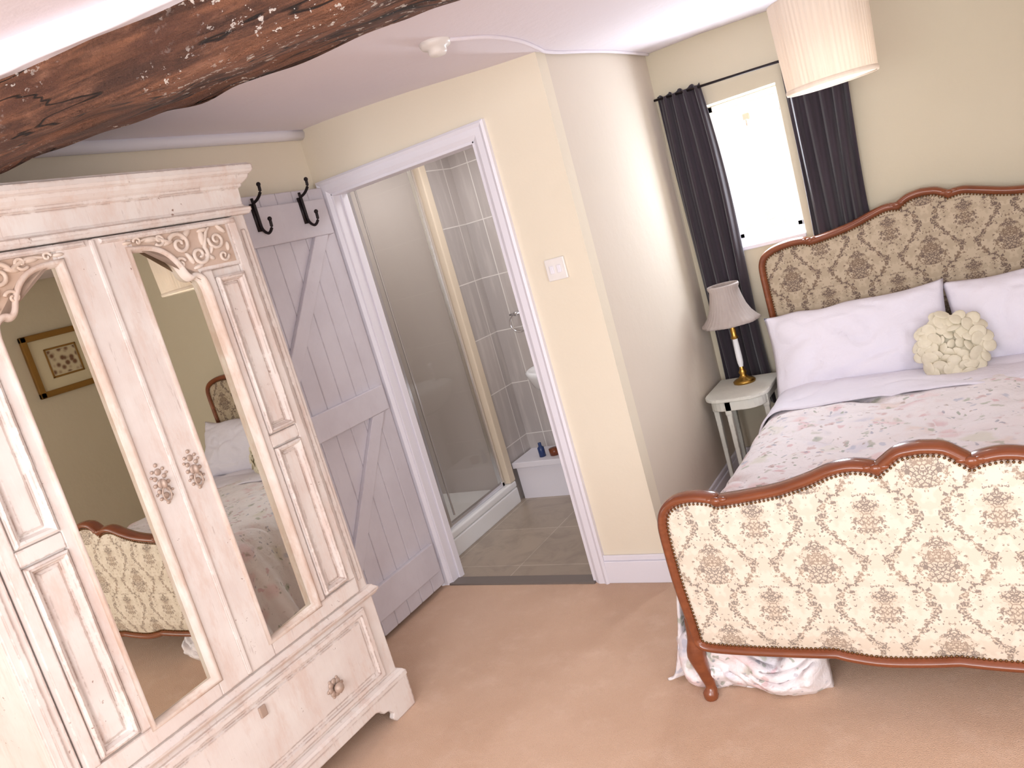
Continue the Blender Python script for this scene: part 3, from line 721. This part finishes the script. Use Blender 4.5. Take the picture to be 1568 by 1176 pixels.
def board(nm, half, bot, y, mat, bulge, wr=0.020):
    P_ = ccw(outline(half, bot))
    ring_loft(nm+'_frame', P_, [(0.0, 0.028), (-0.008, 0.02), (-0.012, 0.0), (-0.008, -0.022), (0.0, -0.031), (wr*0.55, -0.031), (wr*0.8, -0.024), (wr, -0.021), (wr+0.004, -0.014), (wr+0.004, 0.028)], M['wood'], bed, y=y, closed=True, smooth=True)
    ring_loft(nm+'_panel_edge', P_, [(wr, 0.02), (wr, -0.012), (wr+0.004, -0.016), (wr+0.012, -0.0185)], mat, bed, y=y, smooth=True)
    Q = offs(P_, wr+0.010); xs_ = [q[0] for q in Q]; xa, xb = min(xs_)+0.0004, max(xs_)-0.0004
    nx_, nz_ = 160, 16; V, F = [], []
    for i in range(nx_+1):
        u = -1+2*i/nx_; us = math.copysign(1-(1-abs(u))**1.35, u); x = (xa+xb)/2+(xb-xa)/2*us
        z0, z1 = zrange(Q, x)
        for j in range(nz_+1):
            v = j/nz_; vv = -1+2*v
            V.append((x, y-0.018-bulge*max(0, 1-us**6)**0.6*max(0, 1-vv**6)**0.6, z0+(z1-z0)*v))
    for i in range(nx_):
        for j in range(nz_):
            a = i*(nz_+1)+j; F.append((a, a+1, a+nz_+2, a+nz_+1))
    mesh(nm+'_panel', V, F, mat, bed, smooth=True)
    ring_loft(nm+'_panel_back', P_, [(wr, 0.01), (wr, 0.026), (wr+0.02, 0.03)], mat, bed, y=y, fill=True)
    Q = offs(P_, wr+0.006); parts = []
    acc = 0.0
    for i in range(len(Q)):
        a = Vector(Q[i]); b = Vector(Q[(i+1) % len(Q)]); L = (b-a).length
        while acc < L:
            p = a+(b-a)*(acc/L); parts.append(ell_data((p.x, y-0.019, p.y), 0.0038, 0.004, 0.0038, n=6, m=4)); acc += 0.012
        acc -= L
    V, F = merge(parts); mesh(nm+'_nails', V, F, M['nail'], bed, smooth=True)
M['nail'] = G('antique_nail', 0.4, c(120, 88, 56), 0.8).m
FY = 2.05; HY = 3.875
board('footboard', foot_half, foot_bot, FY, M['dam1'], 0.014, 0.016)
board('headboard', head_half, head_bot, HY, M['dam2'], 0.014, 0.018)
parts = []
for d, z, y in ((0.105, 0.709, FY-0.026), (-0.105, 0.709, FY-0.026), (0.53, 0.650, FY-0.026), (-0.53, 0.650, FY-0.026), (0.1, 1.19, HY-0.026), (-0.1, 1.19, HY-0.026), (0.475, 1.124, HY-0.026), (-0.475, 1.124, HY-0.026)):
    parts.append(ell_data((XC+d, y, z), 0.018, 0.009, 0.012)); parts.append(ell_data((XC+d+0.02, y, z+0.004), 0.014, 0.007, 0.008)); parts.append(ell_data((XC+d-0.02, y, z+0.004), 0.014, 0.007, 0.008))
V, F = merge(parts); mesh('notch_carving', V, F, M['wood'], bed, smooth=True)
def leg(x, y, sx):
    pts = catmull([(x, y, 0.27), (x, y, 0.2), (x-sx*0.008, y-0.008, 0.15), (x-sx*0.002, y-0.002, 0.09), (x+sx*0.008, y, 0.04), (x+sx*0.004, y-0.006, 0.015), (x+sx*0.004, y-0.006, 0.0)], 4)
    ctrl = [0.022, 0.028, 0.03, 0.021, 0.016, 0.024, 0.02]; rad = []
    for i in range(len(pts)):
        t = i/(len(pts)-1)*(len(ctrl)-1); k = min(int(t), len(ctrl)-2); rad.append(ctrl[k]*(1-(t-k))+ctrl[k+1]*(t-k))
    return tube_data(pts, rad, 14)
V, F = merge([leg(XC-0.70, FY, 1), leg(XC+0.70, FY, -1)]); mesh('foot_legs', V, F, M['wood'], bed, smooth=True)
boxes('head_legs', [(XC-0.72, XC-0.68, HY-0.02, HY+0.025, 0, 0.4), (XC+0.68, XC+0.72, HY-0.02, HY+0.025, 0, 0.4)], M['wood'], bed, 0.004)
boxes('side_rails', [(XC-0.705, XC-0.68, FY+0.02, HY-0.02, 0.20, 0.34), (XC+0.68, XC+0.705, FY+0.02, HY-0.02, 0.20, 0.34)], M['wood'], bed, 0.005)
box('mattress', (XC-0.675, XC+0.675, FY+0.04, HY-0.045, 0.22, 0.475), M['linen'], bed, 0.05, 5)

sec = [(0.56, 0.10), (0.54, 0.25), (0.515, 0.38), (0.485, 0.45), (0.43, 0.492), (0.30, 0.502), (0.0, 0.51), (-0.35, 0.51), (-0.65, 0.507), (-0.80, 0.498), (-0.87, 0.476), (-0.918, 0.42), (-0.952, 0.32), (-0.985, 0.18), (-1.02, 0.04), (-1.05, 0.015)]
sec_s = catmull(sec, 8)
def drape(name, y0, y1, off, mat, zmin, parent, ny=80, seed=0.0, amp=1.0):
    pts = [Vector(q) for q in sec_s if q[1] >= zmin or abs(q[0]) < 0.5]
    V, F = [], []; n = len(pts)
    for j in range(ny+1):
        y = y0+(y1-y0)*j/ny
        for i, p in enumerate(pts):
            drop = min(1, max(0, (0.46-p.y)/0.4))
            x, z = p.x, p.y
            sgn = -1 if x < 0 else 1
            fold = 0.026*drop*math.sin(y*26+1.4*math.sin(y*5+seed))+0.01*drop*math.sin(y*61+z*9)
            x += sgn*(off+fold)
            top = 1-drop
            cr_ = abs(mn.noise(Vector((x*2.4+y*1.2+seed, y*5.0, 4.0))))
            z += off*top+amp*top*(0.020*mn.noise(Vector((x*3.2+seed, y*3.2, 0)))+0.012*mn.noise(Vector((x*9, y*9+seed, 2)))-0.026*max(0, 0.12-cr_)/0.12*0.6)
            z = max(z, 0.006)
            V.append((x, y+0.02*mn.noise(Vector((x*4, seed, 8)))*(1 if j == ny else 0), z))
    for j in range(ny):
        for i in range(n-1):
            a = j*n+i; F.append((a, a+1, a+n+1, a+n))
    ob = mesh(name, V, F, mat, parent, smooth=True, recalc=False)
    md = ob.modifiers.new('s', 'SOLIDIFY'); md.thickness = 0.008
    return ob
drape('floral_quilt', FY+0.045, 3.36, 0.004, M['quilt'], 0.0, bed, 150)
V, F = [], []
nu, nv = 110, 44
for j in range(nv+1):
    for i in range(nu+1):
        u = i/nu; v = j/nv
        x = -1.01+0.44*u
        a = v*pi*1.05
        edge = (max(0.0, min(1.0, min(u/0.12, (1-u)/0.10))))**0.5
        rad_ = (0.085+0.02*math.sin(u*9+1))*edge
        y = FY+0.085-(rad_*0.95)*math.sin(a)*(1-0.15*u)
        z = (0.13+0.04*math.sin(u*7))*0.5*(1+math.cos(min(a, pi)))*1.15
        nz_ = mn.noise(Vector((x*11+v*2, v*5, 1.0))); nz2 = mn.noise(Vector((x*26, v*11, 6.0)))
        rid = abs(mn.noise(Vector((x*9-v*2.5, v*4, 9.0))))
        y -= (0.04*nz_+0.018*nz2+0.06*max(0, 0.15-rid))*math.sin(min(a, pi))*edge
        z += 0.03*nz_*edge+0.012*nz2
        V.append((x, y, max(0.004, z)))
for j in range(nv):
    for i in range(nu):
        a = j*(nu+1)+i; F.append((a, a+1, a+nu+2, a+nu+1))
ob = mesh('quilt_corner_fold', V, F, M['quilt'], bed, smooth=True, recalc=False)
md = ob.modifiers.new('s', 'SOLIDIFY'); md.thickness = 0.006
drape('folded_sheet', 3.27, 3.60, 0.014, M['linen'], 0.30, bed, 30, 3.0, 0.6)

# pillows
def pillow(name, cen, w, h, t, rx, ry, rz, seed):
    N_ = 40; V, F = [], []
    for side in (1, -1):
        for j in range(N_+1):
            for i in range(N_+1):
                u = -1+2*i/N_; v = -1+2*j/N_
                e = max(0, (1-abs(u)**2.6))*max(0, (1-abs(v)**2.6))
                th = t/2*(e**0.55)
                th *= 1+0.22*mn.noise(Vector((u*2.3+seed, v*2.3, side)))
                th -= 0.014*max(0, 0.14-abs(mn.noise(Vector((u*2.2+seed, v*1.6+u, 5)))))/0.14*(e**0.3)
                x = u*w/2*(1-0.05*(1-v*v)); z = v*h/2*(1-0.07*(1-u*u))
                z += 0.014*mn.noise(Vector((u*2.5, v*2.5, seed)))
                V.append((x, -side*th+0.004*mn.noise(Vector((u*6+seed, v*6, 3)))*(1 if e > 0 else 0), z))
        o_ = 0 if side == 1 else (N_+1)**2
        for j in range(N_):
            for i in range(N_):
                a = o_+j*(N_+1)+i; F.append((a, a+1, a+N_+2, a+N_+1))
    me = bpy.data.meshes.new(name); me.from_pydata(V, [], F)
    bm = bmesh.new(); bm.from_mesh(me); bmesh.ops.remove_doubles(bm, verts=bm.verts, dist=0.0008)
    bmesh.ops.recalc_face_normals(bm, faces=bm.faces); bm.to_mesh(me); bm.free()
    for p in me.polygons: p.use_smooth = True
    me.materials.append(M['linen'])
    ob = bpy.data.objects.new(name, me); COL.objects.link(ob)
    ob.location = cen; ob.rotation_euler = (rx, ry, rz)
    return ob
pillow('pillow', (-0.555, 3.69, 0.655), 0.76, 0.40, 0.19, math.radians(-24), math.radians(-3), 0, 1.0)
pillow('pillow', (0.17, 3.69, 0.665), 0.72, 0.40, 0.19, math.radians(-24), math.radians(-2), 0, 5.0)
cu = group('round_flower_cushion', (-0.185, 3.50, 0.625), local=True)
cu.rotation_euler = (math.radians(-22), 0, 0); cu.scale = (0.92, 0.92, 0.92)
parts = [ell_data((0, 0, 0), 0.135, 0.045, 0.135, n=32, m=14)]
for ring_r, cnt, sz, yy in ((0.135, 18, 0.034, -0.005), (0.105, 15, 0.034, -0.03), (0.072, 11, 0.030, -0.042), (0.04, 7, 0.026, -0.050), (0.0, 1, 0.024, -0.056)):
    for k in range(cnt):
        a = 2*pi*k/cnt+ring_r*20+random.uniform(-0.12, 0.12); tilt = 0.3+0.7*random.random()
        R = Matrix.Rotation(-a, 3, 'Y') @ Matrix.Rotation(tilt, 3, 'Z') @ Matrix.Rotation(random.uniform(-0.5, 0.5), 3, 'X')
        s_ = sz*(0.85+0.35*random.random()); rr_ = ring_r+random.uniform(-0.006, 0.006)
        parts.append(ell_data((rr_*math.cos(a), yy, rr_*math.sin(a)), s_, 0.006, s_*0.85, R, n=12, m=6))
V, F = merge(parts); mesh('petals', V, F, M['petal'], cu, smooth=True)

# ------------------------------------------------------------------ bedside table & lamp
tg = group('bedside_table', (-1.08, 3.69, 0))
TZ = 0.53
def rr(x0, x1, y0, y1, r, n=6):
    out = []
    for cx, cy, a0 in ((x1-r, y1-0.01, 0), (x0+r, y1-0.01, pi/2), (x0+r, y0+r, pi), (x1-r, y0+r, 1.5*pi)):
        rr_ = r if cy < (y0+y1)/2 else 0.01
        cx_ = cx if rr_ == r else (x1-0.01 if a0 == 0 else x0+0.01)
        for i in range(n+1):
            a = a0+pi/2*i/n; out.append((cx_+rr_*math.cos(a), cy+rr_*math.sin(a)))
    return out
def slab(name, P_, z0, z1, mat, parent, bev=0.004):
    n = len(P_); V = [(x, y, z0) for x, y in P_]+[(x, y, z1) for x, y in P_]
    mesh(name, V, [tuple(range(n)), tuple(range(2*n-1, n-1, -1))]+[(i, (i+1) % n, n+(i+1) % n, n+i) for i in range(n)], mat, parent, bevel=bev)
slab('top', rr(-1.245, -0.945, 3.50, 3.875, 0.10), TZ-0.018, TZ, M['tpaint'], tg)
slab('apron', rr(-1.225, -0.965, 3.52, 3.87, 0.085), TZ-0.065, TZ-0.018, M['tpaint'], tg, 0.002)
parts = []
for (x, y) in ((-1.215, 3.62), (-1.13, 3.535), (-0.975, 3.62), (-1.205, 3.855), (-0.975, 3.855)):
    V, F = [], []
    for z, r in ((TZ-0.02, 0.015), (TZ-0.08, 0.015), (TZ-0.09, 0.012), (0.03, 0.008), (0.0, 0.010)):
        V += [(x-r, y-r, z), (x+r, y-r, z), (x+r, y+r, z), (x-r, y+r, z)]
    for j in range(4):
        for i in range(4):
            k = (i+1) % 4; F.append((j*4+i, j*4+k, (j+1)*4+k, (j+1)*4+i))
    F += [(0, 1, 2, 3), (16, 17, 18, 19)]
    parts.append((V, F))
V, F = merge(parts); mesh('legs', V, F, M['tpaint'], tg)
lg = group('table_lamp', (-1.095, 3.76, TZ))
LX, LY = -1.095, 3.765
lathe('base', [(0, TZ), (0.052, TZ), (0.054, TZ+0.01), (0.044, TZ+0.018), (0.024, TZ+0.026), (0.014, TZ+0.04), (0.02, TZ+0.052), (0.012, TZ+0.066), (0.010, TZ+0.08)], LX, LY, M['brass'], lg)
lathe('stem', [(0.010, TZ+0.08), (0.014, TZ+0.10), (0.015, TZ+0.13), (0.013, TZ+0.20), (0.012, TZ+0.22)], LX, LY, M['ceramic'], lg)
lathe('collar', [(0.013, TZ+0.22), (0.02, TZ+0.225), (0.012, TZ+0.24), (0.014, TZ+0.26), (0.010, TZ+0.28), (0.010, TZ+0.35), (0.0, TZ+0.36)], LX, LY, M['brass'], lg)
shp = [(0.136, TZ+0.30), (0.134, TZ+0.31), (0.124, TZ+0.32), (0.104, TZ+0.345), (0.087, TZ+0.38), (0.074, TZ+0.43), (0.068, TZ+0.465), (0.075, TZ+0.482), (0.072, TZ+0.49)]
ob = lathe('shade', shp, LX, LY, M['shade2'], lg, 144, wob=lambda i, z: 1+0.012*math.cos(i*2*pi/4)+(0.03*math.sin(2*pi*i/18) if z < TZ+0.315 else 0), recalc=False)
md = ob.modifiers.new('s', 'SOLIDIFY'); md.thickness = 0.002

pn = group('pendant_lamp', (-0.385, 3.17, 1.9))
PX, PY, PZ = -0.385, 3.17, 1.715
ob = lathe('shade', [(0.146, PZ), (0.150, PZ+0.006), (0.150, PZ+0.02), (0.155, PZ+0.15), (0.16, PZ+0.30), (0.158, PZ+0.306)], PX, PY, M['shade1'], pn, 240, wob=lambda i, z: 1+(0.006 if i % 2 else -0.006)+0.007*math.sin(i*1.7), recalc=False)
md = ob.modifiers.new('s', 'SOLIDIFY'); md.thickness = 0.0015
lathe('rim', [(0.147, PZ-0.004), (0.153, PZ-0.004), (0.155, PZ+0.004), (0.153, PZ+0.012), (0.147, PZ+0.012)], PX, PY, M['shade1'], pn, 64)
zc = cz(PX, PY)
lathe('rose', [(0.0, zc-0.03), (0.02, zc-0.03), (0.045, zc-0.008), (0.048, zc+0.002)], PX, PY, M['plastic'], pn)
tube('cord', [(PX, PY, zc-0.02), (PX, PY, PZ+0.22)], 0.004, M['plastic'], pn, 8)
V, F = merge([tube_data([(PX, PY, PZ+0.29), (PX+0.155*math.cos(a), PY+0.155*math.sin(a), PZ+0.29)], 0.002, 6) for a in (0, 2.1, 4.2)])
mesh('gimbal', V, F, M['chrome'], pn)
lathe('bulb', [(0.014, PZ+0.24), (0.016, PZ+0.2), (0.03, PZ+0.16), (0.03, PZ+0.14), (0.018, PZ+0.115), (0.0, PZ+0.11)], PX, PY, M['ceramic'], pn, 20)
bl = bpy.data.lights.new('pendant_shade_fill', 'POINT'); bl.energy = 1.3; bl.color = (1.0, 0.95, 0.9); bl.shadow_soft_size = 0.05  # added fill to brighten the shade; the pendant itself is switched off
blo = bpy.data.objects.new('shade_fill', bl); COL.objects.link(blo); blo.parent = pn; blo.location = (0, 0, PZ+0.06-1.9)

# framed picture on right wall (seen in the wardrobe mirror)
fp = group('framed_picture', (1.79, 3.43, 1.54))
def yzring(y0, y1, z0, z1, w, x0, x1, nm, mat):
    boxes(nm, [(x0, x1, y0, y1, z0, z0+w), (x0, x1, y0, y1, z1-w, z1), (x0, x1, y0, y0+w, z0, z1), (x0, x1, y1-w, y1, z0, z1)], mat, fp, 0.006)
yzring(3.17, 3.70, 1.31, 1.77, 0.045, 1.768, 1.8, 'frame', M['gilt'])
box('mount', (1.785, 1.799, 3.19, 3.68, 1.33, 1.75), M['mat_board'], fp)
box('print', (1.782, 1.786, 3.33, 3.54, 1.45, 1.63), M['print'], fp)
yzring(3.31, 3.56, 1.43, 1.65, 0.014, 1.78, 1.786, 'inner_slip', M['gilt'])

# ------------------------------------------------------------------ camera
roll = math.radians(15.9); p = math.radians(10.0); yaw = math.radians(32.4)
hd = Vector((-math.sin(yaw), math.cos(yaw), 0)); Rt = Vector((math.cos(yaw), math.sin(yaw), 0)); Z = Vector((0, 0, 1))
fw = hd*math.cos(p)-Z*math.sin(p); U = hd*math.sin(p)+Z*math.cos(p)
cr = Rt*math.cos(roll)-U*math.sin(roll); cu_ = Rt*math.sin(roll)+U*math.cos(roll)
cam = bpy.data.objects.new('camera', bpy.data.cameras.new('camera')); COL.objects.link(cam)
mw = Matrix((cr, cu_, -fw)).transposed().to_4x4(); mw.translation = Vector((0, 0, 1.5)); cam.matrix_world = mw
cam.data.lens = 28.0; cam.data.sensor_width = 36; cam.data.clip_start = 0.02
S.camera = cam

# ------------------------------------------------------------------ light
w = bpy.data.worlds.new('sky'); S.world = w; w.use_nodes = True
w.node_tree.nodes['Background'].inputs[0].default_value = (0.90, 0.95, 1.0, 1); w.node_tree.nodes['Background'].inputs[1].default_value = 3.0
def area(name, loc, rot, sx_, sy_, pw_, col):
    l = bpy.data.lights.new(name, 'AREA'); l.shape = 'RECTANGLE'; l.size = sx_; l.size_y = sy_; l.energy = pw_; l.color = col
    o_ = bpy.data.objects.new(name, l); COL.objects.link(o_); o_.location = loc; o_.rotation_euler = rot; return o_
area('rear_window_fill', (-0.3, -1.36, 1.4), (math.radians(90), 0, 0), 2.2, 1.1, 66, (0.93, 0.96, 1.0))  # added fill light set at the unseen rear window
area('side_window_fill', (1.76, -0.1, 1.42), (0, math.radians(90), 0), 1.1, 1.6, 30, (0.91, 0.95, 1.0))  # added fill light set at the unseen side window
area('daylight_window', (-0.905, 4.12, 1.5), (math.radians(-90), 0, 0), 0.3, 0.6, 20, (0.82, 0.90, 1.0))
area('ensuite_fill', (-1.95, 3.4, 2.18), (0, 0, 0), 0.5, 0.5, 10, (0.98, 0.98, 1.0))  # added fill under the ensuite ceiling, no fitting there
area('shower_fill', (-2.97, 3.3, 2.18), (0, 0, 0), 0.3, 0.3, 4.5, (1.0, 0.98, 0.97))  # added fill that lifts the shower interior, no fitting there
S.view_settings.view_transform = 'Standard'
S.view_settings.look = 'None'
S.view_settings.exposure = 0.05
